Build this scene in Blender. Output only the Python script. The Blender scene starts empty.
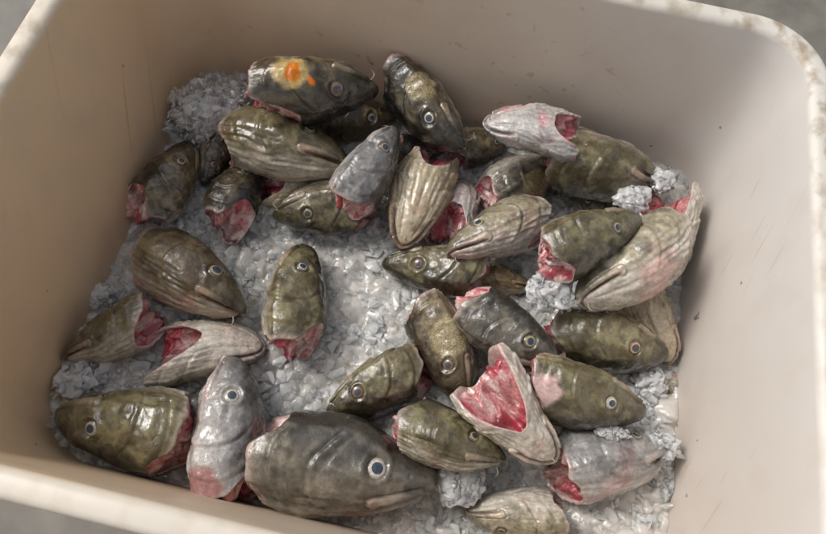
import bpy, bmesh, math
import numpy as np
from mathutils import Matrix, Vector

# ------------------------------------------------------------------ camera
F_PX, PITCH, ROLL = 653.7, 1.153, 0.123
CAM = np.array([0.025, -0.449, 1.185])
IW, IH = 826.0, 534.0
scene = bpy.context.scene
COL = scene.collection
_f = np.array([0, math.cos(PITCH), -math.sin(PITCH)])
_u = np.array([0, math.sin(PITCH), math.cos(PITCH)])
_r = np.array([1.0, 0, 0])
c, s = math.cos(ROLL), math.sin(ROLL)
RIGHT, UP, FWD = c * _r + s * _u, -s * _r + c * _u, _f
cam_d = bpy.data.cameras.new("camera")
cam = bpy.data.objects.new("camera", cam_d)
COL.objects.link(cam)
cam_d.sensor_fit = 'HORIZONTAL'
cam_d.sensor_width = 36.0
cam_d.lens = 36.0 * F_PX / IW
cam_d.clip_start = 0.02
cam_d.clip_end = 60
M = Matrix.Identity(4)
for i in range(3):
    M[i][0], M[i][1], M[i][2], M[i][3] = RIGHT[i], UP[i], -FWD[i], CAM[i]
cam.matrix_world = M
scene.camera = cam

# ------------------------------------------------------------------ light
SUN_EL, SUN_AZ = math.radians(50), math.radians(158)   # azimuth of the light measured from +X: back left
world = bpy.data.worlds.new("World")
scene.world = world
world.use_nodes = True
wn, wl = world.node_tree.nodes, world.node_tree.links
bg = wn["Background"]
sky = wn.new("ShaderNodeTexSky")
sky.sky_type = 'NISHITA'
sky.sun_disc = False
sky.sun_elevation = SUN_EL
sky.sun_rotation = math.pi / 2 - SUN_AZ
sky.air_density = 1.0
sky.dust_density = 4.0
sky.ozone_density = 0.6
hs = wn.new("ShaderNodeHueSaturation")
hs.inputs["Saturation"].default_value = 0.35
wl.new(sky.outputs[0], hs.inputs["Color"])
wl.new(hs.outputs[0], bg.inputs[0])
bg.inputs[1].default_value = 0.105
sun_d = bpy.data.lights.new("sun", 'SUN')
sun_d.energy = 1.12
sun_d.angle = math.radians(20)
sun_d.color = (1.0, 0.985, 0.965)
sun = bpy.data.objects.new("sun", sun_d)
COL.objects.link(sun)
sd = Vector((math.cos(SUN_EL) * math.cos(SUN_AZ), math.cos(SUN_EL) * math.sin(SUN_AZ), math.sin(SUN_EL)))
sun.rotation_euler = sd.to_track_quat('Z', 'Y').to_euler()
sun.location = sd * 4
vs = scene.view_settings
vs.view_transform = 'Standard'
vs.look = 'None'
vs.exposure = 0.53
vs.gamma = 1.0
vs.use_curve_mapping = False
cy = scene.cycles
cy.use_denoising = True
cy.max_bounces = 8
cy.use_adaptive_sampling = True
cy.adaptive_threshold = 0.025
cy.diffuse_bounces = 4
cy.glossy_bounces = 3
cy.transmission_bounces = 6
cy.transparent_max_bounces = 14
cy.caustics_reflective = False
cy.caustics_refractive = False
cy.sample_clamp_indirect = 4.0

# ------------------------------------------------------------------ noise
_rng = np.random.default_rng(11)
_perm = np.tile(_rng.permutation(256), 3).astype(np.int64)
_grad = _rng.normal(size=(256, 3))
_grad /= np.linalg.norm(_grad, axis=1)[:, None]
_grad = _grad.astype(np.float32)


def perlin(p):
    p = np.asarray(p, np.float32)
    i = np.floor(p).astype(np.int64)
    f = p - i
    i &= 255
    w = f * f * f * (f * (f * 6 - 15) + 10)
    out = 0
    for dx in (0, 1):
        wx = w[..., 0] if dx else 1 - w[..., 0]
        a = _perm[i[..., 0] + dx]
        for dy in (0, 1):
            wy = w[..., 1] if dy else 1 - w[..., 1]
            b = _perm[a + i[..., 1] + dy]
            for dz in (0, 1):
                wz = w[..., 2] if dz else 1 - w[..., 2]
                g = _grad[_perm[b + i[..., 2] + dz]]
                d = g[..., 0] * (f[..., 0] - dx) + g[..., 1] * (f[..., 1] - dy) + g[..., 2] * (f[..., 2] - dz)
                out = out + wx * wy * wz * d
    return out * 1.6


def fbm(p, o=3):
    r, a = 0, 1.0
    p = np.asarray(p, np.float32)
    for k in range(o):
        r = r + a * perlin(p * 2 ** k + 17.3 * k)
        a *= 0.5
    return r


def sstep(a, b, x):
    t = np.clip((x - a) / (b - a), 0, 1)
    return t * t * (3 - 2 * t)


def lerp(a, b, t):
    t = np.asarray(t)[..., None]
    return np.asarray(a) * (1 - t) + np.asarray(b) * t


# ------------------------------------------------------------------ mesh helpers
def mesh_from(name, verts, faces, smooth=True, col=None, mats=()):
    me = bpy.data.meshes.new(name)
    v = np.asarray(verts, np.float32)
    fl = np.asarray(faces, np.int32)
    n, k = fl.shape
    me.vertices.add(len(v))
    me.vertices.foreach_set("co", v.ravel())
    me.loops.add(n * k)
    me.loops.foreach_set("vertex_index", fl.ravel())
    me.polygons.add(n)
    me.polygons.foreach_set("loop_start", np.arange(n, dtype=np.int32) * k)
    me.polygons.foreach_set("loop_total", np.full(n, k, np.int32))
    me.polygons.foreach_set("use_smooth", np.full(n, smooth, bool))
    me.update(calc_edges=True)
    if col is not None:
        at = me.color_attributes.new("col", 'FLOAT_COLOR', 'POINT')
        at.data.foreach_set("color", np.asarray(col, np.float32).ravel())
    for m in mats:
        me.materials.append(m)
    return me


def link(name, data, parent=None, **props):
    o = bpy.data.objects.new(name, data)
    COL.objects.link(o)
    if parent is not None:
        o.parent = parent
    for k, v in props.items():
        o[k] = v
    return o


def grid_faces(nu, nt, closed=True):
    a = np.arange(nu - 1)[:, None] * nt
    j = np.arange(nt if closed else nt - 1)[None]
    j2 = (j + 1) % nt
    return np.stack([a + j, a + j2, a + nt + j2, a + nt + j], -1).reshape(-1, 4)


# ------------------------------------------------------------------ materials
def new_mat(name):
    m = bpy.data.materials.new(name)
    m.use_nodes = True
    nt = m.node_tree
    return m, nt.nodes, nt.links, nt.nodes["Principled BSDF"]


def N(nodes, typ, **kw):
    n = nodes.new(typ)
    for k, v in kw.items():
        if k.startswith("i_"):
            n.inputs[k[2:].replace("_", " ")].default_value = v
        else:
            setattr(n, k, v)
    return n


def ramp(nodes, stops, interp='LINEAR'):
    r = nodes.new("ShaderNodeValToRGB")
    r.color_ramp.interpolation = interp
    e = r.color_ramp.elements
    while len(e) < len(stops):
        e.new(0.5)
    for k, (p, cc) in enumerate(stops):
        e[k].position = p
        e[k].color = (cc, cc, cc, 1) if np.isscalar(cc) else (*cc, 1)
    return r


def mix(nodes, links, a, b, fac, mode='MIX'):
    m = nodes.new("ShaderNodeMix")
    m.data_type = 'RGBA'
    m.blend_type = mode
    for sock, v in ((m.inputs[6], a), (m.inputs[7], b), (m.inputs[0], fac)):
        if isinstance(v, bpy.types.NodeSocket):
            links.new(v, sock)
        elif np.isscalar(v):
            sock.default_value = v
        else:
            sock.default_value = (*v, 1)
    return m.outputs[2]


def skin_material():
    m, n, l, b = new_mat("fish_skin")
    at = N(n, "ShaderNodeVertexColor", layer_name="col")
    tc = N(n, "ShaderNodeTexCoord")
    oi = N(n, "ShaderNodeObjectInfo")
    va = N(n, "ShaderNodeVectorMath", operation='ADD')
    l.new(tc.outputs["Object"], va.inputs[0])
    l.new(oi.outputs["Random"], va.inputs[1])
    P = va.outputs[0]

    def noise(scale, det=3, rough=0.55):
        t = N(n, "ShaderNodeTexNoise")
        t.inputs["Scale"].default_value = scale
        t.inputs["Detail"].default_value = det
        t.inputs["Roughness"].default_value = rough
        l.new(P, t.inputs["Vector"])
        return t.outputs["Fac"]
    n1 = noise(34, 4, 0.65)
    r1 = ramp(n, [(0.3, 0.62), (0.7, 1.32)])
    l.new(n1, r1.inputs[0])
    c1 = mix(n, l, at.outputs["Color"], r1.outputs[0], 0.75, 'MULTIPLY')
    # dark freckles where the alpha channel of the paint says so
    vo = N(n, "ShaderNodeTexVoronoi")
    vo.inputs["Scale"].default_value = 62
    l.new(P, vo.inputs["Vector"])
    rv = ramp(n, [(0.22, 1.0), (0.42, 0.0)])
    l.new(vo.outputs["Distance"], rv.inputs[0])
    mu = N(n, "ShaderNodeMath", operation='MULTIPLY')
    l.new(rv.outputs[0], mu.inputs[0])
    l.new(at.outputs["Alpha"], mu.inputs[1])
    c2 = mix(n, l, c1, (0.03, 0.022, 0.012), mu.outputs[0])
    l.new(c2, b.inputs["Base Color"])
    # wet film: uneven gloss
    n2 = noise(7, 3)
    r2 = ramp(n, [(0.35, 0.14), (0.65, 0.42)])
    l.new(n2, r2.inputs[0])
    l.new(r2.outputs[0], b.inputs["Roughness"])
    r3 = ramp(n, [(0.46, 1.0), (0.6, 0.1)])
    l.new(n2, r3.inputs[0])
    l.new(r3.outputs[0], b.inputs["Coat Weight"])
    b.inputs["Coat Roughness"].default_value = 0.04
    b.inputs["Coat IOR"].default_value = 1.6
    b.inputs["IOR"].default_value = 1.4
    b1 = N(n, "ShaderNodeBump")
    b1.inputs["Strength"].default_value = 0.5
    b1.inputs["Distance"].default_value = 0.0034
    l.new(noise(22, 4, 0.6), b1.inputs["Height"])
    b2 = N(n, "ShaderNodeBump")
    b2.inputs["Strength"].default_value = 0.35
    b2.inputs["Distance"].default_value = 0.0006
    l.new(noise(130, 2), b2.inputs["Height"])
    l.new(b1.outputs[0], b2.inputs["Normal"])
    l.new(b2.outputs[0], b.inputs["Normal"])
    b3 = N(n, "ShaderNodeBump")
    b3.inputs["Strength"].default_value = 0.22
    b3.inputs["Distance"].default_value = 0.0024
    l.new(noise(55, 3, 0.6), b3.inputs["Height"])
    l.new(b1.outputs[0], b3.inputs["Normal"])
    l.new(b3.outputs[0], b.inputs["Coat Normal"])
    return m


def flesh_material():
    m, n, l, b = new_mat("raw_flesh")
    at = N(n, "ShaderNodeVertexColor", layer_name="col")
    tc = N(n, "ShaderNodeTexCoord")
    t = N(n, "ShaderNodeTexNoise")
    t.inputs["Scale"].default_value = 40
    t.inputs["Detail"].default_value = 4
    l.new(tc.outputs["Object"], t.inputs["Vector"])
    r1 = ramp(n, [(0.3, 0.55), (0.7, 1.35)])
    l.new(t.outputs["Fac"], r1.inputs[0])
    l.new(mix(n, l, at.outputs["Color"], r1.outputs[0], 0.7, 'MULTIPLY'), b.inputs["Base Color"])
    b.inputs["Roughness"].default_value = 0.28
    b.inputs["Subsurface Weight"].default_value = 0.25
    b.inputs["Subsurface Radius"].default_value = (0.012, 0.004, 0.003)
    b.inputs["Subsurface Scale"].default_value = 0.5
    b.inputs["Coat Weight"].default_value = 0.5
    b.inputs["Coat Roughness"].default_value = 0.1
    bp = N(n, "ShaderNodeBump")
    bp.inputs["Strength"].default_value = 0.6
    bp.inputs["Distance"].default_value = 0.003
    l.new(t.outputs["Fac"], bp.inputs["Height"])
    l.new(bp.outputs[0], b.inputs["Normal"])
    return m


def plain(name, colr, rough=0.3, coat=0.0, nscale=30, var=0.3):
    m, n, l, b = new_mat(name)
    tc = N(n, "ShaderNodeTexCoord")
    t = N(n, "ShaderNodeTexNoise")
    t.inputs["Scale"].default_value = nscale
    l.new(tc.outputs["Object"], t.inputs["Vector"])
    r1 = ramp(n, [(0.3, 1 - var), (0.7, 1 + var)])
    l.new(t.outputs["Fac"], r1.inputs[0])
    l.new(mix(n, l, colr, r1.outputs[0], 1.0, 'MULTIPLY'), b.inputs["Base Color"])
    b.inputs["Roughness"].default_value = rough
    b.inputs["Coat Weight"].default_value = coat
    b.inputs["Coat Roughness"].default_value = 0.04
    return m


def ice_material(name, tint, clear, rough, bump=0.4, scale=60, trl=0.45):
    """milky ice: scattering white body, part clear, wet skin"""
    m, n, l, b = new_mat(name)
    out = n["Material Output"]
    tc = N(n, "ShaderNodeTexCoord")
    t = N(n, "ShaderNodeTexNoise")
    t.inputs["Scale"].default_value = scale
    t.inputs["Detail"].default_value = 3
    l.new(tc.outputs["Object"], t.inputs["Vector"])
    t2 = N(n, "ShaderNodeTexNoise")
    t2.inputs["Scale"].default_value = scale * 0.3
    t2.inputs["Detail"].default_value = 3
    l.new(tc.outputs["Object"], t2.inputs["Vector"])
    bp = N(n, "ShaderNodeBump")
    bp.inputs["Strength"].default_value = bump
    bp.inputs["Distance"].default_value = 0.002
    l.new(t.outputs["Fac"], bp.inputs["Height"])
    b.inputs["Base Color"].default_value = (*tint, 1)
    b.inputs["Roughness"].default_value = rough
    b.inputs["IOR"].default_value = 1.33
    b.inputs["Specular IOR Level"].default_value = 0.7
    l.new(bp.outputs[0], b.inputs["Normal"])
    b.inputs["Subsurface Weight"].default_value = 1.0
    b.inputs["Subsurface Radius"].default_value = (1.0, 1.0, 1.0)
    b.inputs["Subsurface Scale"].default_value = trl
    mx = b
    gl_ = N(n, "ShaderNodeBsdfTransparent")
    gl_.inputs["Color"].default_value = (0.95, 0.96, 0.96, 1)
    r = ramp(n, [(0.38, max(clear - 0.22, 0)), (0.62, min(clear + 0.22, 1) if clear else 0)])
    l.new(t2.outputs["Fac"], r.inputs[0])
    gs = N(n, "ShaderNodeBsdfGlossy")
    gs.inputs["Roughness"].default_value = 0.08
    l.new(bp.outputs[0], gs.inputs["Normal"])
    fr = N(n, "ShaderNodeFresnel")
    fr.inputs["IOR"].default_value = 1.33
    l.new(bp.outputs[0], fr.inputs["Normal"])
    m1 = N(n, "ShaderNodeMixShader")
    l.new(r.outputs[0], m1.inputs[0])
    l.new(mx.outputs[0], m1.inputs[1])
    l.new(gl_.outputs[0], m1.inputs[2])
    m2 = N(n, "ShaderNodeMixShader")
    ge = N(n, "ShaderNodeNewGeometry")
    inv = N(n, "ShaderNodeMath", operation='SUBTRACT')
    inv.inputs[0].default_value = 1.0
    l.new(ge.outputs["Backfacing"], inv.inputs[1])
    fm = N(n, "ShaderNodeMath", operation='MULTIPLY')
    l.new(fr.outputs[0], fm.inputs[0])
    l.new(inv.outputs[0], fm.inputs[1])
    l.new(fm.outputs[0], m2.inputs[0])
    l.new(m1.outputs[0], m2.inputs[1])
    l.new(gs.outputs[0], m2.inputs[2])
    l.new(m2.outputs[0], out.inputs["Surface"])
    return m


SKIN = skin_material()
FLESH = flesh_material()
PUPIL = plain("eye_pupil", (0.035, 0.055, 0.075), 0.12, 1.0, 3, 0.35)
IRIS = {"gold": plain("iris_gold", (0.36, 0.27, 0.15), 0.25, 0.9, 4),
        "pale": plain("iris_pale", (0.52, 0.47, 0.4), 0.25, 0.9, 4),
        "rust": plain("iris_rust", (0.26, 0.12, 0.06), 0.25, 0.9, 4),
        "orange": plain("iris_orange", (0.5, 0.27, 0.12), 0.25, 0.9, 4)}
SCLERA = {"gold": plain("eye_rim_dark", (0.12, 0.1, 0.07), 0.2, 0.9, 4),
          "pale": plain("eye_rim_pale", (0.4, 0.36, 0.3), 0.2, 0.9, 4)}
BARBEL = plain("barbel_skin", (0.3, 0.26, 0.2), 0.35, 0.3)
ICE = ice_material("crushed_ice", (0.80, 0.80, 0.785), 0.66, 0.12, trl=0.004)
ICE_CORE = ice_material("frozen_ice", (0.56, 0.56, 0.55), 0.0, 0.12, 0.7, 150, 0.02)
ICE_BED = ice_material("ice_slush", (0.58, 0.55, 0.505), 0.0, 0.22, 0.5, 120, 0.02)

# ------------------------------------------------------------------ tub
YAW, TW, TD, DRAFT, RIM = -0.108, 1.067, 0.823, 0.085, 0.404
LEFT_DRAFT = .07
CY_, SY_ = math.cos(YAW), math.sin(YAW)


def tub_outline(z, off, rad, n=14):
    """rounded rectangle at height z, pushed out by off; local tub axes, then turned"""
    w, d = TW / 2 + DRAFT * z + off, TD / 2 + DRAFT * z + off
    pts = []
    for cx_, cy_, a0 in ((w - rad, d - rad, 0), (-w + rad, d - rad, 90), (-w + rad, -d + rad, 180), (w - rad, -d + rad, 270)):
        for k in range(n + 1):
            a = math.radians(a0 + 90 * k / n)
            pts.append((cx_ + rad * math.cos(a), cy_ + rad * math.sin(a)))
    # subdivide the straights
    out = []
    for k, p in enumerate(pts):
        q = pts[(k + 1) % len(pts)]
        out.append(p)
        if (k + 1) % (n + 1) == 0:
            for j in range(1, 12):
                out.append((p[0] + (q[0] - p[0]) * j / 12, p[1] + (q[1] - p[1]) * j / 12))
    o = np.array(out)
    o[:, 0] -= np.where(o[:, 0] < 0, LEFT_DRAFT * max(z, 0), 0)
    return np.stack([o[:, 0] * CY_ - o[:, 1] * SY_, o[:, 0] * SY_ + o[:, 1] * CY_, np.full(len(o), z)], -1)


def tub_material():
    m, n, l, b = new_mat("tub_plastic")
    tc = N(n, "ShaderNodeTexCoord")
    P = tc.outputs["Object"]

    def noise(scale, det=3, vec=P):
        t = N(n, "ShaderNodeTexNoise")
        t.inputs["Scale"].default_value = scale
        t.inputs["Detail"].default_value = det
        l.new(vec, t.inputs["Vector"])
        return t.outputs["Fac"]

    def mth(op, a, bb):
        k = N(n, "ShaderNodeMath", operation=op)
        for q, v in enumerate((a, bb)):
            if isinstance(v, bpy.types.NodeSocket):
                l.new(v, k.inputs[q])
            else:
                k.inputs[q].default_value = v
        return k.outputs[0]
    sx = N(n, "ShaderNodeSeparateXYZ")
    l.new(P, sx.inputs[0])
    big = noise(2.2, 3)
    rb = ramp(n, [(0.35, 0.0), (0.7, 1.0)])
    l.new(big, rb.inputs[0])
    col = mix(n, l, (0.61, 0.585, 0.555), (0.58, 0.535, 0.49), rb.outputs[0])
    # tea-brown staining growing leftward, with the shaded walls' warm bounced light painted into it
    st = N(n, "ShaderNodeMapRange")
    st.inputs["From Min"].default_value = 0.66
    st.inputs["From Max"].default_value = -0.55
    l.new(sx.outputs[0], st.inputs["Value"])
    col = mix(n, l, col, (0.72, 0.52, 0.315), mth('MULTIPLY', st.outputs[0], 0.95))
    # faint grime
    rg = ramp(n, [(0.5, 0.0), (0.8, 1.0)])
    l.new(noise(11, 5), rg.inputs[0])
    col = mix(n, l, col, (0.46, 0.38, 0.3), mth('MULTIPLY', rg.outputs[0], 0.3))
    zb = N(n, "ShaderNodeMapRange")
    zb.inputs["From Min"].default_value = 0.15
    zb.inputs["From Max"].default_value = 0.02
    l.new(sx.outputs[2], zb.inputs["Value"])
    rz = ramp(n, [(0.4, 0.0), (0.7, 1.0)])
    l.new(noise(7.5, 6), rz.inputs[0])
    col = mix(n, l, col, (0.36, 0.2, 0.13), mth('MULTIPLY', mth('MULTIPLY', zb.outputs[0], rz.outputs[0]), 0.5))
    # scratches that run slantwise down the walls
    mp0 = N(n, "ShaderNodeMapping")
    mp0.inputs["Rotation"].default_value = (math.radians(-50), 0, 0)
    l.new(P, mp0.inputs["Vector"])
    mp = N(n, "ShaderNodeMapping")
    mp.inputs["Scale"].default_value = (40, 1.6, 80)
    l.new(mp0.outputs[0], mp.inputs["Vector"])
    rs = ramp(n, [(0.66, 0.0), (0.74, 1.0)])
    l.new(noise(1.0, 2, mp.outputs[0]), rs.inputs[0])
    rsm = ramp(n, [(0.46, 0.0), (0.6, 1.0)])
    l.new(noise(3.1, 2), rsm.inputs[0])
    scr = mth('MULTIPLY', rs.outputs[0], rsm.outputs[0])
    col = mix(n, l, col, (0.4, 0.27, 0.16), mth('MULTIPLY', scr, 0.55))
    # rim: brown scuffing
    zr = N(n, "ShaderNodeMapRange")
    zr.inputs["From Min"].default_value = RIM - 0.012
    zr.inputs["From Max"].default_value = RIM - 0.002
    l.new(sx.outputs[2], zr.inputs["Value"])
    mp2 = N(n, "ShaderNodeMapping")
    mp2.inputs["Scale"].default_value = (34, 26, 30)
    l.new(P, mp2.inputs["Vector"])
    rr = ramp(n, [(0.46, 0.0), (0.66, 1.0)])
    l.new(noise(1.0, 5, mp2.outputs[0]), rr.inputs[0])
    rx = N(n, "ShaderNodeMapRange")
    rx.inputs["From Min"].default_value = 0.45
    rx.inputs["From Max"].default_value = 0.56
    rx.inputs["To Min"].default_value = 0.6
    l.new(sx.outputs[0], rx.inputs["Value"])
    ry = N(n, "ShaderNodeMapRange")
    ry.inputs["From Min"].default_value = -0.1
    ry.inputs["From Max"].default_value = 0.2
    ry.inputs["To Min"].default_value = 0.25
    l.new(sx.outputs[1], ry.inputs["Value"])
    rim_w = mth('MULTIPLY', mth('MULTIPLY', zr.outputs[0], rr.outputs[0]), mth('MULTIPLY', rx.outputs[0], ry.outputs[0]))
    col = mix(n, l, col, (0.62, 0.58, 0.5), mth('MULTIPLY', zr.outputs[0], 0.75))
    col = mix(n, l, col, (0.24, 0.16, 0.075), mth('MULTIPLY', rim_w, 0.85))
    # specks
    vo = N(n, "ShaderNodeTexVoronoi")
    vo.inputs["Scale"].default_value = 21
    l.new(P, vo.inputs["Vector"])
    rv = ramp(n, [(0.05, 1.0), (0.075, 0.0)])
    l.new(vo.outputs["Distance"], rv.inputs[0])
    sp = N(n, "ShaderNodeSeparateColor")
    l.new(vo.outputs["Color"], sp.inputs[0])
    gate = mth('GREATER_THAN', sp.outputs[0], 0.72)
    col = mix(n, l, col, (0.16, 0.12, 0.085), mth('MULTIPLY', mth('MULTIPLY', rv.outputs[0], gate), 0.7))
    for (mp_, mr_) in MARKS:
        vd = N(n, "ShaderNodeVectorMath", operation='DISTANCE')
        l.new(P, vd.inputs[0])
        vd.inputs[1].default_value = tuple(mp_)
        ds = mth('ADD', vd.outputs["Value"], mth('MULTIPLY', mth('SUBTRACT', noise(130, 3), 0.5), mr_ * 3.2))
        mr = N(n, "ShaderNodeMapRange")
        mr.inputs["From Min"].default_value = mr_
        mr.inputs["From Max"].default_value = mr_ * 0.5
        l.new(ds, mr.inputs["Value"])
        col = mix(n, l, col, (0.1, 0.09, 0.085), mth('MULTIPLY', mr.outputs[0], 0.8))
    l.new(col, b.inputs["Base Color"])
    rq = ramp(n, [(0.3, 0.34), (0.7, 0.55)])
    l.new(noise(6, 4), rq.inputs[0])
    l.new(rq.outputs[0], b.inputs["Roughness"])
    b1 = N(n, "ShaderNodeBump")
    b1.inputs["Strength"].default_value = 0.25
    b1.inputs["Distance"].default_value = 0.004
    l.new(noise(9, 4), b1.inputs["Height"])
    l.new(b1.outputs[0], b.inputs["Normal"])
    return m




def on_right_wall(px, py):
    d = FWD + RIGHT * ((px - IW / 2) / F_PX) - UP * ((py - IH / 2) / F_PX)
    nrm = np.array([CY_, SY_, -DRAFT])          # local x - DRAFT z = TW / 2
    return CAM + d * ((TW / 2 - CAM @ nrm) / (d @ nrm))


MARKS = [(on_right_wall(697, 317), .009), (on_right_wall(697, 440), .003), (on_right_wall(742, 283), .003)]
TUBM = tub_material()
RW = 0.036
prof = [(-0.16, -0.03, 0.1), (-0.15, -0.006, 0.11), (-0.12, 0.0, 0.11)]
for k in range(10):
    z = -0.08 + (RIM - 0.012 + 0.08) * k / 9
    prof.append((z, 0.0, 0.11 - 0.02 * max(0, z) / RIM))
for k in range(1, 7):
    a = math.radians(90 * k / 6)
    prof.append((RIM - 0.012 + 0.012 * math.sin(a), 0.012 * (1 - math.cos(a)), 0.09 + 0.012 * (1 - math.cos(a))))
inner_rows = len(prof)
prof += [(RIM + 0.0005, RW * 0.5, 0.105), (RIM, RW - 0.01, 0.115)]
for k in range(1, 7):
    a = math.radians(90 * k / 6)
    prof.append((RIM - 0.01 + 0.01 * math.cos(a), RW - 0.01 + 0.01 * math.sin(a), 0.12))
prof += [(RIM - 0.07, RW, 0.12), (RIM - 0.085, RW - 0.02, 0.11), (-0.2, RW - 0.02, 0.13), (-0.24, RW - 0.02, 0.13)]
rows = [tub_outline(*p) for p in prof]
nt_ = len(rows[0])
tv = np.concatenate(rows)
# hand-moulded: the walls wander by a millimetre or two
nz = perlin(tv * np.array([2.5, 2.5, 3.0]) + 3)
tv[:, :2] *= (1 + 0.004 * nz)[:, None]
tf = grid_faces(len(rows), nt_)[:, ::-1]
floor_c = len(tv)
tub_root = link("fish_tub", None, label="large beige plastic tub holding the fish heads and ice, brown scuffs on its rim", category="tub")
tub_root.location = (0, 0, -0.24)
ne = nt_ * (inner_rows - 1)
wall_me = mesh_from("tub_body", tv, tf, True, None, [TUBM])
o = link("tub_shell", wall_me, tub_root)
o.matrix_parent_inverse = Matrix.Translation((0, 0, 0.24))
# floor of the tub
bot = tub_outline(-0.158, -0.03, 0.1)
fan = np.concatenate([bot, [[0, 0, -0.158]]])
ff = np.array([(k, (k + 1) % nt_, nt_) for k in range(nt_)])
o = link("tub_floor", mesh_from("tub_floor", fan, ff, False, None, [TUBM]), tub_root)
o.matrix_parent_inverse = Matrix.Translation((0, 0, 0.24))

# ground
gm, gn, gl, gb = new_mat("concrete")
tcg = N(gn, "ShaderNodeTexCoord")
tg = N(gn, "ShaderNodeTexNoise")
tg.inputs["Scale"].default_value = 9
tg.inputs["Detail"].default_value = 8
gl.new(tcg.outputs["Object"], tg.inputs["Vector"])
rgd = ramp(gn, [(0.3, (0.12, 0.108, 0.088)), (0.7, (0.22, 0.2, 0.165))])
gl.new(tg.outputs["Fac"], rgd.inputs[0])
gl.new(rgd.outputs[0], gb.inputs["Base Color"])
gb.inputs["Roughness"].default_value = 0.6
gz = -0.24
link("ground", mesh_from("ground", [(-30, -30, gz), (30, -30, gz), (30, 30, gz), (-30, 30, gz)], [(0, 1, 2, 3)], False, None, [gm]), kind="structure")

# ------------------------------------------------------------------ height map of the pile (for resting things on each other)
HM_N, HM_C = 300, 0.005
HM = np.zeros((HM_N, HM_N), np.float32)


def hm_idx(xy):
    return (np.clip(((xy[:, 0] + 0.75) / HM_C).astype(int), 0, HM_N - 1), np.clip(((xy[:, 1] + 0.75) / HM_C).astype(int), 0, HM_N - 1))


def ice_z(xy):
    p = np.concatenate([np.asarray(xy, np.float32), np.zeros((len(xy), 1), np.float32)], 1)
    z = 0.014 * fbm(p * 5 + 40, 3) + 0.006 * fbm(p * 22 + 9, 2)
    # heaped against the left wall and towards the back right
    lx = p[:, 0] * CY_ + p[:, 1] * SY_
    ly = -p[:, 0] * SY_ + p[:, 1] * CY_
    z += 0.03 * sstep(0.36, 0.5, np.abs(lx)) + 0.025 * sstep(0.2, 0.4, ly)
    return z


gx, gy = np.meshgrid(np.arange(HM_N) * HM_C - 0.75, np.arange(HM_N) * HM_C - 0.75, indexing='ij')
HM[:] = ice_z(np.stack([gx.ravel(), gy.ravel()], -1)).reshape(HM_N, HM_N)


def ray(px, py):
    d = FWD + RIGHT * ((px - IW / 2) / F_PX) - UP * ((py - IH / 2) / F_PX)
    return d / np.linalg.norm(d)


def at(px, py, z):
    d = ray(px, py)
    return CAM + d * ((z - CAM[2]) / d[2])


def wall_out(p):
    """how far points stick out through the inner wall (positive = outside)"""
    lx = p[:, 0] * CY_ + p[:, 1] * SY_
    lx = np.abs(lx) - (TW / 2 + DRAFT * p[:, 2] + np.where(lx < 0, LEFT_DRAFT * p[:, 2], 0))
    ly = np.abs(-p[:, 0] * SY_ + p[:, 1] * CY_) - (TD / 2 + DRAFT * p[:, 2])
    return np.maximum(lx, ly)


# ------------------------------------------------------------------ cod head
_S = np.array([0, .008, .03, .07, .12, .2, .3, .45, .6, .8, 1.0, 1.15])
_T = np.array([0, .026, .054, .086, .116, .16, .2, .243, .268, .28, .268, .25])
_B = np.array([0, .024, .05, .08, .108, .15, .19, .229, .252, .255, .215, .17])
_W = np.array([0, .03, .062, .1, .13, .172, .208, .246, .268, .273, .232, .18])
_ss = np.linspace(0, 1.15, 900)


def _lut(v):
    y = np.interp(np.sqrt(_ss), np.sqrt(_S), v)
    k = np.hanning(61)
    k /= k.sum()
    sm = np.convolve(np.pad(y, 30, mode='edge'), k, mode='valid')
    t = sstep(0.02, 0.12, _ss)
    return y * (1 - t) + sm * t


_LT, _LB, _LW = _lut(_T), _lut(_B), _lut(_W)
STY = {  # dorsal, flank, belly, patch
    "olive": ((.042, .035, .021), (.128, .107, .062), (.46, .42, .34), (.25, .222, .13)),
    "brown": ((.046, .034, .021), (.13, .1, .06), (.44, .38, .3), (.26, .205, .125)),
    "dark": ((.016, .014, .011), (.05, .041, .026), (.32, .27, .2), (.12, .094, .056)),
    "grey": ((.05, .045, .037), (.13, .116, .093), (.48, .45, .39), (.235, .21, .165)),
    "pale": ((.11, .095, .06), (.3, .265, .19), (.62, .57, .49), (.44, .39, .29)),
    "silver": ((.085, .08, .075), (.25, .24, .23), (.52, .49, .46), (.36, .345, .325)),
    "tan": ((.1, .07, .035), (.3, .22, .12), (.55, .47, .34), (.42, .33, .2)),
}


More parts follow.
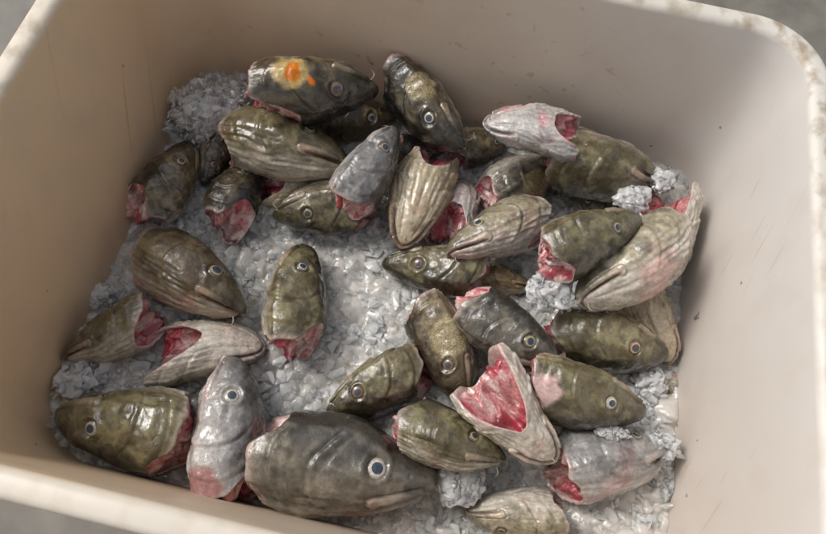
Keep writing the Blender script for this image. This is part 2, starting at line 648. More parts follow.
def head_mesh(P, seed):
    NU, NT, NI = 104, 152, 9
    rng = np.random.default_rng(seed)
    off = rng.uniform(0, 90, 3)
    wf, hf = P.get("wf", 1.0) * rng.uniform(.96, 1.1), P.get("hf", 1.0) * rng.uniform(.95, 1.08)
    kx = rng.uniform(.86, 1.1)
    notch, cut, flare = P.get("notch", .12), P.get("cut", .84), P.get("flare", .0)
    u = np.linspace(0, 1, NU)[:, None] ** 1.3
    th = (np.arange(NT) / NT * 2 * np.pi - np.pi)[None]      # 0 = dorsal, +-pi = ventral
    ta = np.abs(th)
    srim = cut + (1.0 - cut) * sstep(.35, 1.25, ta) - notch * sstep(1.9, 3.1, ta) ** 0.85
    ct = np.stack([np.cos(th), np.sin(th), np.zeros_like(th)], -1)
    srim = srim + .04 * fbm(ct * 1.3 + off, 2) + .0025 * perlin(ct * 9 + off)
    srim = np.broadcast_to(srim, (1, NT))

    def surf(s):
        sk = np.maximum(s, 0) ** kx
        t = np.interp(sk, _ss, _LT) * hf
        bt = -np.interp(sk, _ss, _LB) * hf
        w = np.interp(sk, _ss, _LW) * wf
        zc = bt * .12
        cc, sn = np.cos(th), np.sin(th)
        pw_t, pw_b = 2 / 2.25, 2 / 2.1
        k = np.where(cc > 0, pw_t, pw_b)
        y = w * np.sign(sn) * np.abs(sn) ** k
        z = zc + np.where(cc > 0, t - zc, zc - bt) * np.sign(cc) * np.abs(cc) ** k
        # skull narrower above, cheeks fuller
        y = y * (1 - .13 * sstep(.2, 1, cc) + .04 * np.exp(-((ta - 1.75) / .4) ** 2))
        return np.stack([1 - s, y, z], -1)
    S = u * srim
    base = surf(S)
    fl = 1 + flare * sstep(.5, 1.0, S / np.maximum(srim, .7)) * sstep(.9, 1.5, ta)
    base[..., 1] *= fl

    def normals(p):
        du = np.gradient(p, axis=0)
        dv = (np.roll(p, -1, 1) - np.roll(p, 1, 1))
        nn = np.cross(du, dv)
        nn /= np.linalg.norm(nn, axis=-1, keepdims=True) + 1e-12
        sgn = np.sign((nn * (p - p.mean(1, keepdims=True))).sum(-1).mean())
        return nn * sgn
    nrm = normals(base)
    nrm[0] = (1, 0, 0)
    z = base[..., 2] / hf
    q = base + off
    d = np.zeros_like(S)
    col_groove = np.zeros_like(S)
    # mouth
    zm = -.03 - .30 * S * (1 - .25 * S)
    dzm = z - zm
    mm = 1 - sstep(.29, .345, S)
    g = np.exp(-(dzm / .0085) ** 2) * mm
    d -= .026 * g
    d += .009 * (np.exp(-((dzm - .026) / .014) ** 2) + 1.0 * np.exp(-((dzm + .026) / .015) ** 2)) * mm * sstep(0, .05, S)
    col_groove = np.maximum(col_groove, g)
    # maxilla flap
    ax, az, bx_, bz = .1, -.034, .335, -.098
    tt = np.clip(((S - ax) * (bx_ - ax) + (z - az) * (bz - az)) / ((bx_ - ax) ** 2 + (bz - az) ** 2), 0, 1)
    dm = np.hypot(S - ax - tt * (bx_ - ax), z - az - tt * (bz - az))
    rad = .016 + .018 * tt
    mx = 1 - sstep(rad - .005, rad + .004, dm)
    side = sstep(.35, .8, np.abs(np.sin(th)))
    d += .013 * mx * side
    edge = np.exp(-((dm - rad - .006) / .006) ** 2) * side
    d -= .008 * edge
    # eye socket
    es, ez = .345, .092
    re = np.hypot(S - es, z - ez)
    d += .012 * np.exp(-((re - .072) / .016) ** 2) * side
    d -= .016 * (1 - sstep(.045, .066, re)) * side
    # nostril
    rn = np.hypot(S - .17, z - .052)
    d -= .010 * np.exp(-(rn / .010) ** 2) * side
    # preopercle and opercle ridges
    for sc_, cz, rr_, amp in ((.40, -.0, .30, .010), (.55, .03, .36, .007)):
        rho = np.hypot(S - sc_, (z - cz) * 1.15) + .015 * perlin(q * 5)
        ang = sstep(.0, .12, S - sc_ - .04)
        d += amp * ang * (np.exp(-((rho - rr_ + .028) / .022) ** 2) - np.exp(-((rho - rr_) / .009) ** 2)) * side
    # skull bumps, nape line
    d += .007 * np.exp(-((ta - .55) / .12) ** 2) * sstep(.3, .5, S)
    # folded gill membranes along the underside
    rel = S / srim
    fold_m = sstep(1.85, 2.1, ta) * (1 - .75 * sstep(2.85, 3.1, ta)) * sstep(.34, .5, S)
    nf = P.get("folds", 6)
    ph = (ta - 1.72) / 1.3 * nf + 1.1 * perlin(np.stack([S * 4, th * 1.1 + 0 * S, 0 * S + off[0]], -1)) + .35 * (S - .6)
    fr = ph - np.floor(ph)
    saw = fr ** 1.4 * (1 - sstep(.86, 1.0, fr))
    fvar = sstep(-.35, .35, perlin(np.stack([S * 2.5, ta * 1.3 + 0 * S, 0 * S + off[1]], -1)))
    d += P.get("fold", .016) * .68 * (saw - .4) * fold_m * (.25 + .75 * fvar)
    stk = perlin(np.stack([S * 2.2 + 0 * ta, ta * 6 + 1.5 * S, 0 * S + off[2]], -1)) + .6 * perlin(np.stack([S * 4 + 0 * ta, ta * 14 + 2 * S, 0 * S + off[0]], -1))
    fm2 = sstep(1.5, 2.1, ta) * sstep(.15, .45, S)
    d += .006 * stk * fm2
    # lower edge of the gill cover
    d += .010 * (1 - sstep(1.78, 1.84, ta + .12 * perlin(q * 3))) * sstep(1.2, 1.7, ta) * sstep(.45, .6, S)
    # chin: two jaw bones with a soft strip between
    chin = (1 - sstep(.3, .42, S)) * sstep(.05, .12, S)
    d -= .010 * np.exp(-((ta - 2.62) / .09) ** 2) * chin
    d -= .012 * np.exp(-((np.pi - ta) / .06) ** 2) * sstep(.3, .4, S) * (1 - sstep(.55, .62, S))
    # softness
    d += .022 * fbm(q * 2.8, 3) * sstep(.06, .25, S) + .006 * fbm(q * 11, 3) * sstep(.03, .2, S)
    wr = perlin(np.stack([q[..., 0] * 5, q[..., 1] * 22, q[..., 2] * 22], -1))
    d += .004 * wr * sstep(1.5, 2, ta) * sstep(.1, .3, S)
    pos = base + nrm * (d * sstep(0, .02, S) * .96)[..., None]
    # shorter lower jaw
    low = sstep(.0, -.03, dzm)
    pos[..., 0] -= .045 * low * np.exp(-(S / .13) ** 2)
    # open mouth
    om = P.get("open", 0.0)
    if om:
        ang = om * low * (1 - sstep(.3, .36, S))
        hx, hz = 1 - .36, -.12
        rx, rz = pos[..., 0] - hx, pos[..., 2] - hz
        pos[..., 0] = hx + rx * np.cos(ang) + rz * np.sin(ang)
        pos[..., 2] = hz - rx * np.sin(ang) + rz * np.cos(ang)
    # ------- colour
    dk, fk, be, pa = [np.array(v) for v in STY[P.get("sty", "olive")]]
    jit = 1 + rng.uniform(-.1, .1)
    tv_ = ta / np.pi + .10 * fbm(q * 4, 3) + 0 * S
    b0 = P.get("belly", .56)
    col = lerp(dk, fk, sstep(.12, .36, tv_))
    n1 = fbm(q * 6 + 5, 4)
    col = lerp(col, pa, sstep(-.06, .45, n1) * .85 * (1 - sstep(b0, b0 + .2, tv_)) * sstep(.05, .3, tv_))
    qw = q + .09 * np.stack([perlin(q * 6 + 3), perlin(q * 6 + 23), perlin(q * 6 + 43)], -1)
    ver = 1 - sstep(.02, .16, np.abs(perlin(qw * 5.5)))
    vm = P.get("worm", rng.uniform(.15, .75))
    col = lerp(col, pa * 1.15, ver * vm * (1 - sstep(b0, b0 + .2, tv_)) * sstep(.14, .3, tv_) * sstep(.2, .4, S) * sstep(-.3, .3, fbm(q * 3 + 12, 2)))
    n2 = fbm(q * 9 + 31, 3)
    col = col * (1 - .45 * sstep(.1, .6, n2) * (1 - .6 * sstep(b0, b0 + .2, tv_)))[..., None]
    col = lerp(col, be * (1 - .25 * sstep(0, .6, n2))[..., None], sstep(b0, b0 + .22, tv_))
    col = col * (1 + .2 * np.clip(stk, -1, 1) * fm2)[..., None]
    col = lerp(col, dk * .75, .75 * np.exp(-(S / .17) ** 2) * (1 - sstep(.55, .8, tv_)))
    col = lerp(col, be * np.array([1, .86, .8]), .55 * mx * side * sstep(.15, .3, S))
    rim_p = sstep(.95, .995, rel + .02 * perlin(q * 7)) * sstep(.7, 1.3, ta)
    col = lerp(col, np.array([.6, .5, .44]), rim_p * .55)
    pk = P.get("pink", .25)
    pn = sstep(-.1, .9, fbm(q * 3.5 + 77, 4)) * (.6 + .4 * sstep(-.3, .3, perlin(q * 16)))
    col = lerp(col, col * np.array([1.1, .62, .64]) + np.array([.03, 0, .008]), np.clip(pk * pn * sstep(.4, .7, tv_) + pk * 1.2 * rim_p * pn, 0, .9))
    col = lerp(col, np.array([.09, .03, .025]), np.clip(col_groove * .9, 0, 1))
    for (ps, pz, pr, pc) in P.get("spots", ()):
        rs_ = np.hypot(S - ps, z - pz) + .03 * perlin(q * 14)
        col = lerp(col, np.array(pc), 1 - sstep(pr * .7, pr, rs_))
    spk = P.get("spk", .25) * sstep(-.1, .35, fbm(q * 4 + 55, 2)) * sstep(.12, .25, tv_) * (1 - sstep(b0, b0 + .12, tv_)) * sstep(.25, .4, S)
    for (ps, pz, pr, pc) in P.get("spots", ()):
        spk = spk * sstep(pr * .8, pr * 1.1, np.hypot(S - ps, z - pz))
    if P.get("patch"):
        ps, pz, pr = P["patch"]
        pm = 1 - sstep(pr * .75, pr, np.hypot(S - ps, z - pz) + .04 * perlin(q * 9))
        col = lerp(col, np.array([.40, .33, .19]), pm * .9)
        spk = np.maximum(spk, pm * .8)
    lum = col @ np.array([.3, .55, .15])
    col = (lum[..., None] + (col - lum[..., None]) * 1.15) * jit * .86
    colA = np.concatenate([np.clip(col, .004, .9), np.clip(spk, 0, 1)[..., None]], -1)
    # ------- inner lining: turn over the rim and run back in
    rim = pos[-1]
    axisp = np.array([0, 0, -.02])
    rows_p, rows_c = [pos], [colA]
    for k in range(1, NI + 1):
        t = k / NI
        s2 = srim[0] + .006 * math.sin(min(t * 6, math.pi)) - .34 * max(0, t - .1) * 1.0
        b2 = surf(s2[None])[0]
        b2[:, 1] *= fl[-1]
        shrink = .975 - .055 * min(1, t * 5) - .10 * t
        cen = np.zeros_like(b2)
        cen[:, 0] = b2[:, 0]
        cen[:, 2] = -.0
        p2 = cen + (b2 - cen) * shrink
        p2 += (rim - base[-1]) * max(0, 1 - 2.2 * t)
        rows_p.append(p2[None])
        lin = lerp(np.array([.58, .46, .42]), np.array([.36, .1, .1]), np.full(NT, min(1, t * 1.3)))
        lin = lin * (1 + .3 * perlin(p2 * 14 + off))[:, None]
        rows_c.append(np.concatenate([np.clip(lin, 0, 1), np.zeros((NT, 1))], -1)[None])
    V = np.concatenate(rows_p).reshape(-1, 3)
    Cc = np.concatenate(rows_c).reshape(-1, 4)
    F = grid_faces(NU + NI, NT)
    bend = P.get("bend", rng.uniform(-.05, .05))

    def warp(v):
        v = v.copy()
        v[:, 1] += bend * (1 - v[:, 0]) ** 2 * 2
        v += .034 * np.stack([perlin(v * 1.7 + off + k * 9) for k in range(3)], -1)
        v[:, 0] -= .0
        return v
    V = warp(V)
    # ------- flesh plug in the cut end
    NR = 26
    r = np.linspace(1, 0, NR)[:, None]
    sin_ = np.minimum(srim, 1.0) - P.get("recess", .004 + .3 * max(0, notch - .25)) - .02 * sstep(1.6, 2.4, ta)
    sbar = float(srim.mean()) + P.get("bulge", .0) + .07 - .25 * max(0, notch - .25)
    b0_ = surf(sin_)[0]
    b0_[:, 1] *= fl[-1]
    cen = np.array([0, 0, -.0])
    yz = b0_[None, :, 1:] * .95 * r[..., None]
    xx = (1 - sin_) * r ** .7 + (1 - sbar) * (1 - r ** .7)
    fp = np.concatenate([(xx + 0 * yz[..., 0])[..., None], yz], -1)
    fq = fp + off
    nn1 = fbm(fq * 7, 4)
    lowcav = sstep(.06, -.06, fp[..., 2])
    fp[..., 0] += (.085 * nn1 * (1 - r ** 6)) + .04 * lowcav * (1 - r ** 3)
    fp[..., 0] -= .03 * np.abs(perlin(fq * 9 + 8)) * (1 - r ** 4)
    fp[..., 1:] *= (1 + .09 * perlin(fq * 12) * (1 - r ** 8))[..., None]
    fp[..., 0] += .02 * perlin(fq * 22) * (1 - r ** 6)
    k1 = fbm(fq * 8 + 3, 3)
    hot = P.get("hot", .5)
    fc = lerp(np.array([.55, .24, .23]), np.array([.66, .5, .46]), sstep(-.1, .5, k1))
    fc = lerp(fc, np.array([.42, .05, .075]), np.clip(sstep(-.15, .45, fbm(fq * 6 + 60, 3)) * (.45 + hot), 0, 1))
    fc = lerp(fc, np.array([.7, .52, .47]), sstep(.0, .12, fp[..., 2]) * sstep(-.3, .3, k1) * .8)
    fc = lerp(fc, np.array([.10, .008, .01]), sstep(.1, .7, fbm(fq * 5 + 20, 3)) * .75)
    fc = lerp(fc, np.array([.2, .015, .02]), lowcav * .5 * (1 - hot * .6))
    spine = np.exp(-((fp[..., 1] / .04) ** 2 + ((fp[..., 2] - .09) / .04) ** 2))
    fp[..., 0] -= .02 * spine
    fc = lerp(fc, np.array([.66, .52, .48]), spine * .8)
    FV = warp(fp.reshape(-1, 3))
    FC = np.concatenate([fc.reshape(-1, 3), np.ones((NR * NT, 1))], -1)
    FF = grid_faces(NR, NT)
    # eye frames
    eyes = []
    for sg in (1, -1):
        dd = np.hypot(S - es, z - ez) + np.where(np.sign(th) == sg, 0, 9)
        dd[:4] = 9
        k = np.unravel_index(np.argmin(dd), dd.shape)
        vi = k[0] * NT + k[1]
        nb = normals(base)[k]
        eyes.append((V[vi], nb))
    return V, F, Cc, FV, FF, FC, eyes


# ---- eye meshes (dome of unit radius, three concentric pieces)
def dome(r0, r1, lift, n=28, m=6):
    rr_ = np.linspace(r0, r1, m)
    a = np.arange(n) / n * 2 * np.pi
    hgt = lambda x: .46 * np.sqrt(np.maximum(0, 1 - (x * .985) ** 2)) + lift
    v = np.array([[x * math.cos(t), x * math.sin(t), hgt(x)] for x in rr_ for t in a])
    return v, grid_faces(m, n)


EYE_ME = {}
for key, im in IRIS.items():
    for rk, rm in SCLERA.items():
        EYE_ME[key, rk] = (mesh_from("eye", *dome(1.0, .70, 0), True, None, [rm]),
                           mesh_from("iris", *dome(.76, .46, .03), True, None, [im]),
                           mesh_from("pupil", *dome(.53, .001, .05), True, None, [PUPIL]))
bar = []
for k in range(8):
    t = k / 7
    for j in range(6):
        a = j / 6 * 2 * math.pi
        rr_ = .008 * (1 - .85 * t)
        bar.append((.03 * math.sin(t * 3) + rr_ * math.cos(a), rr_ * math.sin(a), -.09 * t))
BAR_ME = mesh_from("barbel", bar, grid_faces(8, 6), True, None, [BARBEL])


def head(label, sn, rr, phi, seed, dz=0.0, z=None, tol=.02, lift=0.0, eye="gold", ring="gold", **P):
    """sn, rr: picture points of snout and middle of the cut end; phi turns the back away from the viewer"""
    V, F, Cc, FV, FF, FC, eyes = head_mesh(P, seed)
    sub = V[::7]

    def frame(zz):
        a_s, a_r = at(*sn, zz - dz / 2), at(*rr, zz + dz / 2)
        a = a_s - a_r
        L = np.linalg.norm(a)
        a = a / L
        n = CAM - (a_s + a_r) / 2
        n -= a * (n @ a)
        n /= np.linalg.norm(n)
        t = np.cross(a, n)
        ph = math.radians(phi)
        up = math.cos(ph) * n + math.sin(ph) * t
        left = np.cross(up, a)
        return a_r, np.stack([a, left, up], 1) * L
    if z is None:
        zz = .30
        while zz > .0:
            o_, A = frame(zz)
            w = sub @ A.T + o_
            ix = hm_idx(w)
            pen = HM[ix] - w[:, 2]
            if np.quantile(pen, .985) > tol or np.quantile(wall_out(w), .97) > .006:
                break
            zz -= .004
    else:
        zz = z
    zz += lift
    o_, A = frame(zz)
    w = V @ A.T + o_
    ix = hm_idx(w)
    np.maximum.at(HM, ix, w[:, 2].astype(np.float32))
    base = np.array([w[:, 0].mean(), w[:, 1].mean(), w[:, 2].min()])
    root = link("cod_head", None, label=label, category="fish head", group="cod heads piled on the ice in the tub")
    Mx = Matrix.Identity(4)
    for i in range(3):
        for j in range(3):
            Mx[i][j] = A[i, j]
        Mx[i][3] = o_[i]
    root.matrix_world = Mx
    root.empty_display_size = .05
    link("skin", mesh_from("head_skin", V, F, True, Cc, [SKIN]), root)
    link("cut_flesh", mesh_from("cut_flesh", FV, FF, True, FC, [FLESH]), root)
    er = P.get("er", .056) * float(np.random.default_rng(seed + 500).uniform(.9, 1.12))
    for (p, nb) in eyes:
        q = Vector(nb).to_track_quat('Z', 'Y').to_matrix().to_4x4()
        p = np.array(p) - np.array(nb) * er * .10
        em = Matrix.Translation(Vector(p)) @ q @ Matrix.Diagonal((er, er, er, 1))
        me = EYE_ME[eye, ring]
        eo = link("eye", me[0], root)
        eo.matrix_local = em
        link("iris", me[1], eo)
        link("pupil", me[2], eo)
    if P.get("barbel", True):
        bo = link("barbel", BAR_ME, root)
        bo.location = (.93, 0, -.07 * P.get("hf", 1))
    return zz


ZLOG = []


def H(*a, **k):
    ZLOG.append((a[3], round(head(*a, **k), 3)))


# ---- bottom of the pile
H("small dark head wedged behind the brown head under the ice lump", (203, 186), (226, 140), -70, 8, sty="dark", eye="rust", er=.07)
H("brown head half buried under the orange-spotted head", (402, 116), (312, 122), -60, 2, sty="brown", eye="pale", tol=.03)
H("pale upturned jaw showing below the big olive head at the back", (338, 180), (262, 188), 165, 10, sty="tan", belly=.35, notch=.3)
H("glossy dark grey head wedged between the silver head and the tan belly", (446, 152), (392, 150), -50, 40, sty="grey")
H("yellow-brown head peeping out under the long pale head", (532, 288), (474, 276), -125, 39, sty="tan", belly=.75)
H("brown head hidden behind the head that points at the corner", (568, 188), (628, 222), 60, 32, sty="brown", belly=.7)
H("frozen reddish brown head buried in ice against the right wall", (622, 382), (684, 386), -120, 42, sty="brown", pink=.8, lift=-.035)
H("pale striped head, belly up, tucked under others at the right wall", (670, 362), (628, 286), 182, 29, sty="tan", belly=.4, fold=.028, notch=.1)
H("brown head with dull eye squeezed below the pinkish belly-up head", (514, 138), (452, 152), 62, 34, sty="brown", eye="pale", hot=.8)
H("gaping pale head with pink throat in the far right corner", (664, 292), (664, 188), 184, 30, sty="pale", belly=.3, notch=.48, flare=.14, hot=.9, dz=.05)
# ---- left group
H("dark brown head with an orange-ringed eye against the left wall", (190, 142), (148, 218), -62, 7, sty="brown", eye="orange", cut=.72, bulge=.1, jitter=.8, wf=1.1, hf=1.1)
H("glossy black head with torn pink flesh beside the ice lump", (262, 160), (216, 222), 38, 9, sty="dark", cut=.7, bulge=.08, dz=.03)
H("olive head pointing left with pink cut end below the silver head", (271, 216), (372, 200), -72, 6, sty="olive", eye="gold", cut=.78, bulge=.06)
H("large olive head with folded jaw below the orange-spotted head", (350, 164), (230, 130), -124, 4, sty="olive", belly=.66, fold=.024, pink=.35)
H("olive head with a red gash beneath it by the left wall", (62, 362), (158, 314), 134, 13, sty="olive", belly=.62, notch=.3, flare=.12, hot=.9, fold=.024)
H("pale upturned head with an open red gill, left of the bare ice", (266, 346), (154, 352), 146, 12, sty="pale", belly=.4, notch=.45, flare=.1, hot=.9, fold=.022)
H("golden brown head with folded pale gill flaps pointing at the bare ice", (247, 314), (142, 248), -106, 11, sty="brown", belly=.66, fold=.024, pink=.6, hf=1.05)
H("large olive head with a staring pale eye in the front left corner", (56, 418), (192, 434), -76, 14, sty="olive", belly=.72, eye="pale", ring="pale", cut=.76, bulge=.08, hot=.9, pink=.1, hf=1.1)
H("silvery white head standing snout up, bloodied at its cut end", (234, 358), (226, 498), 62, 15, sty="silver", eye="pale", ring="pale", belly=.3, pink=.9, hot=.9, wf=.95, hf=.95, cut=.8, spots=((.92, -.05, .15, (.36, .2, .19)),))
# ---- middle
H("small lone head on the bare ice with ragged pink cut end", (306, 247), (286, 344), 72, 16, sty="olive", eye="pale", cut=.8, bulge=.07, hot=.8, dz=.035)
H("olive head pointing down left at the edge of the bare ice", (326, 414), (422, 364), -58, 17, sty="olive", eye="rust", belly=.7, cut=.8, bulge=.05)
H("speckled brown head pointing down with a clouded blue eye", (468, 402), (426, 304), 74, 20, sty="brown", eye="rust", patch=(.55, -.0, .2), hf=.95)
H("biggest grey brown head in front with a bulging ringed eye", (438, 478), (258, 456), -72, 18, sty="grey", eye="pale", ring="pale", belly=.68, pink=.55, er=.062, wf=.95, hf=.95)
H("wet shiny head pointing left onto the bare ice", (382, 264), (484, 276), -52, 19, sty="olive", eye="rust", belly=.6)
H("large grey mottled head with a gold-ringed eye mid pile", (560, 364), (460, 308), -72, 21, sty="grey", eye="gold", belly=.72, hot=.9)
H("greyish pale belly-up head with a dark red slit opening downward", (466, 180), (446, 246), 178, 38, sty="silver", belly=.25, notch=.5, flare=.05)
H("long tan belly-up head with chin pointing at the bare ice", (401, 248), (428, 156), 172, 37, sty="tan", belly=.45, notch=.22, fold=.026, wf=.92)
H("folded head with a freckled yellow cheek patch under the far wall", (556, 158), (486, 202), 104, 35, sty="grey", belly=.66, patch=(.55, .05, .2), hf=1.1, wf=1.1, fold=.026)
H("long pale head showing its jaw and pink gill flap mid pile", (446, 252), (546, 214), 118, 36, wf=.88, hf=.9, sty="pale", belly=.55, notch=.3, flare=.12, pink=.6, fold=.026, hot=.8)
H("smooth olive head against the far wall near the right corner", (664, 188), (552, 152), 102, 31, sty="olive", belly=.8, fold=.012, hf=1.05)
H("pinkish white belly-up head lying against the far wall", (484, 124), (578, 134), -142, 33, sty="silver", belly=.3, notch=.3, pink=.9, hf=.9)
H("freckled olive head lying below the gaping pink-mouthed head", (506, 462), (398, 424), -98, 23, sty="olive", belly=.64, spk=.7, fold=.024, hot=.9)
H("ice-filmed grey head with pink ends in the front right corner", (672, 448), (556, 470), -108, 26, sty="silver", belly=.66, pink=.6, hf=1.1, wf=1.05)
H("olive freckled head with a red-rimmed eye by the right wall", (668, 356), (552, 326), 62, 25, sty="olive", eye="orange", belly=.74, spk=.6, pink=.3)
H("olive head with a pink flap behind its cheek at front right", (646, 416), (526, 382), 64, 24, sty="olive", eye="pale", ring="pale", belly=.72, spk=.5, hot=.7, spots=((.88, .13, .12, (.56, .4, .37)),))
H("pale olive head showing its underside and pink jaw by the right wall", (574, 302), (676, 236), 120, 28, sty="pale", belly=.55, fold=.026, pink=.6, notch=.2, flare=.08)
H("olive head with a round gold eye pointing at the right corner", (640, 220), (544, 256), 62, 27, sty="olive", eye="gold", belly=.66, hot=.9, fold=.022)
H("gaping pale head, throat cut open in a bright pink V", (556, 462), (466, 376), 181, 22, sty="pale", belly=.38, notch=.55, flare=.16, hot=1.0, fold=.016, dz=.05)
# ---- top of the heap
H("silver grey head lying across others, snout up to the far wall", (398, 128), (342, 202), 66, 5, sty="silver", eye="gold", belly=.62, dz=-.02)
H("dark head with bright orange spots high against the far wall", (380, 88), (256, 92), 70, 1, sty="dark", eye="rust", belly=.7, cut=.64, bulge=.12, hot=.8, spots=((.68, -.06, .16, (.5, .37, .17)), (.66, -.05, .075, (.62, .2, .02)), (.53, .03, .04, (.62, .17, .02))))
H("dark spotted head leaning on the far wall with a white-ringed eye", (464, 150), (394, 78), 72, 3, sty="dark", eye="pale", belly=.66, patch=(.6, -.02, .16), pink=.4)
# ---- front edge
H("pale yellowish head half buried in the ice at the front edge", (466, 512), (560, 514), -118, 43, sty="pale", belly=.6)
print("heights", ZLOG)

# ------------------------------------------------------------------ ice
rng = np.random.default_rng(5)
TEMPL = []
ICE_SMOOTH = False
for k in range(28):
    bm = bmesh.new()
    n = rng.integers(9, 16)
    pts = rng.normal(size=(n, 3))
    pts /= np.linalg.norm(pts, axis=1)[:, None]
    pts *= rng.uniform(.55, 1.0, (n, 1)) * np.array([1.1, rng.uniform(.6, 1), rng.uniform(.25, .6)])
    for p in pts:
        bm.verts.new(p)
    bmesh.ops.convex_hull(bm, input=bm.verts)
    bmesh.ops.triangulate(bm, faces=bm.faces)
    loose = [v for v in bm.verts if not v.link_faces]
    bmesh.ops.delete(bm, geom=loose, context='VERTS')
    bmesh.ops.subdivide_edges(bm, edges=bm.edges, cuts=1, use_grid_fill=True, smooth=0.0)
    bmesh.ops.triangulate(bm, faces=bm.faces)
    bmesh.ops.smooth_vert(bm, verts=bm.verts, factor=.3, use_axis_x=True, use_axis_y=True, use_axis_z=True)
    bm.verts.index_update()
    TEMPL.append((np.array([v.co[:] for v in bm.verts]), np.array([[v.index for v in f.verts] for f in bm.faces])))
    bm.free()


def rot(rng):
    q = rng.normal(size=4)
    w, x, y, z = q / np.linalg.norm(q)
    return np.array([[1 - 2 * (y * y + z * z), 2 * (x * y - z * w), 2 * (x * z + y * w)],
                     [2 * (x * y + z * w), 1 - 2 * (x * x + z * z), 2 * (y * z - x * w)],
                     [2 * (x * z - y * w), 2 * (y * z + x * w), 1 - 2 * (x * x + y * y)]])


def chunks(pos, size, lie=False):
    vs_, fs_, k0 = [], [], 0
    for p, sz in zip(pos, size):
        tv_, tf_ = TEMPL[rng.integers(len(TEMPL))]
        R_ = rot(rng)
        if lie and rng.uniform() < .75:      # lies flat, a little tilted
            a_, b_, c_ = rng.uniform(0, 2 * math.pi), rng.normal(0, .28), rng.normal(0, .28)
            R_ = np.array(Matrix.Rotation(b_, 3, 'X') @ Matrix.Rotation(c_, 3, 'Y') @ Matrix.Rotation(a_, 3, 'Z'))
        vs_.append((tv_ * sz) @ R_.T + p)
        fs_.append(tf_ + k0)
        k0 += len(tv_)
    return np.concatenate(vs_), np.concatenate(fs_)


# fused bed of melting ice: overlapping tilted plates frozen into one another
RES = .0022
nx, ny = int(1.12 / RES), int(.87 / RES)
lxg, lyg = np.meshgrid((np.arange(nx) - nx / 2) * RES, (np.arange(ny) - ny / 2) * RES, indexing='ij')
loc = np.stack([lxg.ravel(), lyg.ravel()], -1)
XY = np.stack([loc[:, 0] * CY_ - loc[:, 1] * SY_, loc[:, 0] * SY_ + loc[:, 1] * CY_], -1)
base_z = ice_z(XY).reshape(nx, ny)
ctr = at(352, 288, 0)[:2]
cl = np.array([ctr[0] * CY_ + ctr[1] * SY_, -ctr[0] * SY_ + ctr[1] * CY_])
hgt_ = np.full((nx, ny), -.005) + .003 * perlin(np.stack([lxg * 90, lyg * 90, 0 * lxg], -1))
for k in range(5200):
    px_, py_ = rng.uniform(-.55, .55), rng.uniform(-.43, .43)
    dcl = math.hypot((px_ - cl[0]) / .1, (py_ - cl[1]) / .08)
    calm = 1 - float(sstep(.5, 1.4, dcl))
    r_ = float(np.clip(rng.lognormal(math.log(.0095), .42), .004, .022)) * (1 + .5 * calm)
    w_ = int(r_ * 1.9 / RES) + 1
    i0, j0 = int(px_ / RES + nx / 2), int(py_ / RES + ny / 2)
    ia, ib, ja, jb = max(0, i0 - w_), min(nx, i0 + w_), max(0, j0 - w_), min(ny, j0 + w_)
    if ib <= ia or jb <= ja:
        continue
    dx, dy = lxg[ia:ib, ja:jb] - px_, lyg[ia:ib, ja:jb] - py_
    m_ = rng.integers(4, 8)
    an = np.sort(rng.uniform(0, 2 * math.pi, m_))
    e_ = np.full(dx.shape, -1.0)
    for a_ in an:
        e_ = np.maximum(e_, dx * math.cos(a_) + dy * math.sin(a_) - r_ * rng.uniform(.6, 1.1))
    t1, t2 = rng.normal(0, .28 * (1 - .5 * calm), 2)
    ht = rng.uniform(-.006, .005) * (1 - .5 * calm) + t1 * dx + t2 * dy - np.maximum(0, e_) * rng.uniform(.7, 1.6) - .25 * np.hypot(dx, dy) ** 2 / r_
    hgt_[ia:ib, ja:jb] = np.maximum(hgt_[ia:ib, ja:jb], ht)
bedv = np.concatenate([XY, (base_z + hgt_).reshape(-1, 1)], 1)
bedv[:, 2] += .0009 * perlin(bedv * 160)
bf = grid_faces(nx, ny, False)[:, ::-1]
inside = (np.abs(loc[:, 0]) < TW / 2 + .012) & (np.abs(loc[:, 1]) < TD / 2 + .012)
bf = bf[inside[bf].all(1)]
link("ice_bed", mesh_from("ice_bed", bedv, bf, True, None, [ICE_BED]), kind="stuff", label="wet translucent bed of half melted ice in the bottom of the tub", category="ice")

# loose crushed ice over the whole bed
cnt = 7400
lx = rng.uniform(-TW / 2 + .012, TW / 2 - .012, cnt)
ly = rng.uniform(-TD / 2 + .012, TD / 2 - .012, cnt)
cxy = np.stack([lx * CY_ - ly * SY_, lx * SY_ + ly * CY_], -1)
dc = np.hypot((cxy[:, 0] - ctr[0]) / .1, (cxy[:, 1] - ctr[1]) / .08)
keep = rng.uniform(size=cnt) < (.5 + .5 * sstep(.6, 1.3, dc))
cxy = cxy[keep]
sz = np.clip(rng.lognormal(math.log(.0122), .45, len(cxy)), .004, .028)
cz = ice_z(cxy) + .001 + rng.uniform(-.3, .3, len(cxy)) * sz
v, f = chunks(np.concatenate([cxy, cz[:, None]], 1), sz, True)
link("crushed_ice", mesh_from("crushed_ice", v, f, ICE_SMOOTH, None, [ICE]), kind="stuff", label="loose crushed ice chips spread under and between the fish heads", category="ice")


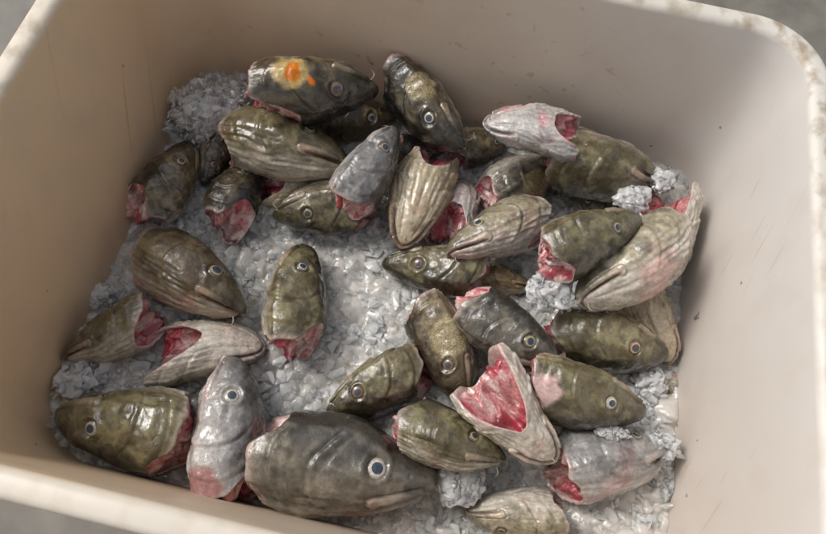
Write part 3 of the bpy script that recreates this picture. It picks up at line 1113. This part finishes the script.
def lump(label, px, py, rpx, cnt, size=.010, flat=.6, name="ice_lump", zadd=0.0, el=1.0, ang=0.0):
    zz = .3
    for _ in range(70):
        c_ = at(px, py, zz)
        R = rpx / F_PX * np.linalg.norm(c_ - CAM)
        a = rng.uniform(0, 2 * math.pi, 60)
        ring = c_[:2] + np.stack([np.cos(a), np.sin(a)], -1) * R * .6
        top = np.quantile(HM[hm_idx(ring)], .6)
        if zz < top + R * flat * .35:
            break
        zz -= .005
    zz += zadd
    c_ = at(px, py, zz)
    R = rpx / F_PX * np.linalg.norm(c_ - CAM)
    d = rng.normal(size=(cnt, 3))
    d /= np.linalg.norm(d, axis=1)[:, None]
    cnt = int(cnt * .9)
    d = d[:cnt] * rng.uniform(.7, 1, (cnt, 1))
    d = d * (1 + .22 * fbm(d / np.linalg.norm(d, axis=1)[:, None] * 1.8 + px, 2))[:, None]
    pv = np.stack([d[:, 0] * R * el, d[:, 1] * R / el, d[:, 2] * R * flat], -1)
    ca, sa = math.cos(ang), math.sin(ang)
    pv[:, :2] = np.stack([pv[:, 0] * ca - pv[:, 1] * sa, pv[:, 0] * sa + pv[:, 1] * ca], -1)
    pw = pv + c_
    pw = pw[wall_out(pw) < -.004]
    v, f = chunks(pw - c_, np.clip(rng.lognormal(math.log(size), .35, len(pw)), .004, .02))
    # frozen core that the shards stick to
    nu_, nv_ = 56, 84
    tu = np.linspace(0.001, math.pi - .001, nu_)[:, None]
    tv2 = (np.arange(nv_) / nv_ * 2 * math.pi)[None]
    dd = np.stack([np.sin(tu) * np.cos(tv2), np.sin(tu) * np.sin(tv2), np.cos(tu) + 0 * tv2], -1).reshape(-1, 3)
    hh = np.full(len(dd), .72)
    asz = size / R
    for k in range(int(9 / asz ** 2) + 20):
        cd = rng.normal(size=3)
        cd /= np.linalg.norm(cd)
        df = dd - cd
        aa = asz * rng.uniform(.5, 1.4)
        tl = rng.normal(0, .35, 3)
        hh = np.maximum(hh, rng.uniform(.82, 1.0) + df @ tl - np.maximum(0, np.abs(df @ rot(rng).T).max(1) - aa) * 1.6)
    dd = dd * (.86 * hh * (1 + .22 * fbm(dd * 1.8 + px, 2)))[:, None]
    cv = np.stack([dd[:, 0] * R * el, dd[:, 1] * R / el, dd[:, 2] * R * flat], -1)
    cv[:, :2] = np.stack([cv[:, 0] * ca - cv[:, 1] * sa, cv[:, 0] * sa + cv[:, 1] * ca], -1)
    cf = grid_faces(nu_, nv_)[:, ::-1]
    cf = np.concatenate([cf[:, [0, 1, 2]], cf[:, [0, 2, 3]]]) + len(v)
    cv = cv[:, :] * (1 if wall_out(cv + c_).max() < .0 else .8)
    v, f = np.concatenate([v, cv]), np.concatenate([f, cf])
    me = mesh_from(name, v, f, ICE_SMOOTH, None, [ICE, ICE_CORE])
    mi = np.zeros(len(f), np.int32)
    mi[-len(cf):] = 1
    me.polygons.foreach_set("material_index", mi)
    o = link(name, me, label=label, category="ice", group="frozen lumps of ice among the heads")
    o.location = c_
    return zz


lump("big white lump of frozen crushed ice at the back left", 214, 112, 40, 620, .0095, .75, el=1.2, ang=.5)
lump("small ice lump resting above the olive head by the left wall", 101, 296, 17, 70, .009)
lump("ice lump in the gap between left wall and front corner head", 76, 378, 22, 110, .010)
lump("frosty ice lump in the middle of the right-hand heads", 549, 291, 24, 150, .008)
lump("ice crumbs piled under the smooth olive head at the far right", 632, 198, 18, 110, .006)
lump("ice scrap in the far right corner behind the gaping head", 662, 182, 12, 60, .007)
lump("pinkish icy scraps between the two freckled heads and the wall", 650, 382, 17, 90, .007)
lump("clear ice lump between freckled head and right wall", 650, 412, 17, 110, .009, .5, zadd=-.012)
lump("low ice heap at the right wall beside the ice-filmed grey head", 662, 446, 15, 90, .009, .5, zadd=-.02)
lump("low ice heap at the right wall nearest the front", 664, 478, 20, 120, .010, .4, zadd=-.02, el=.8)
lump("low ice heap in front of the gaping pink-mouthed head", 456, 480, 24, 160, .010, .3, zadd=-.05)
lump("ice crumbs on the brow of the ice-filmed grey head", 612, 433, 11, 60, .0055, .4, zadd=.0, el=1.4)
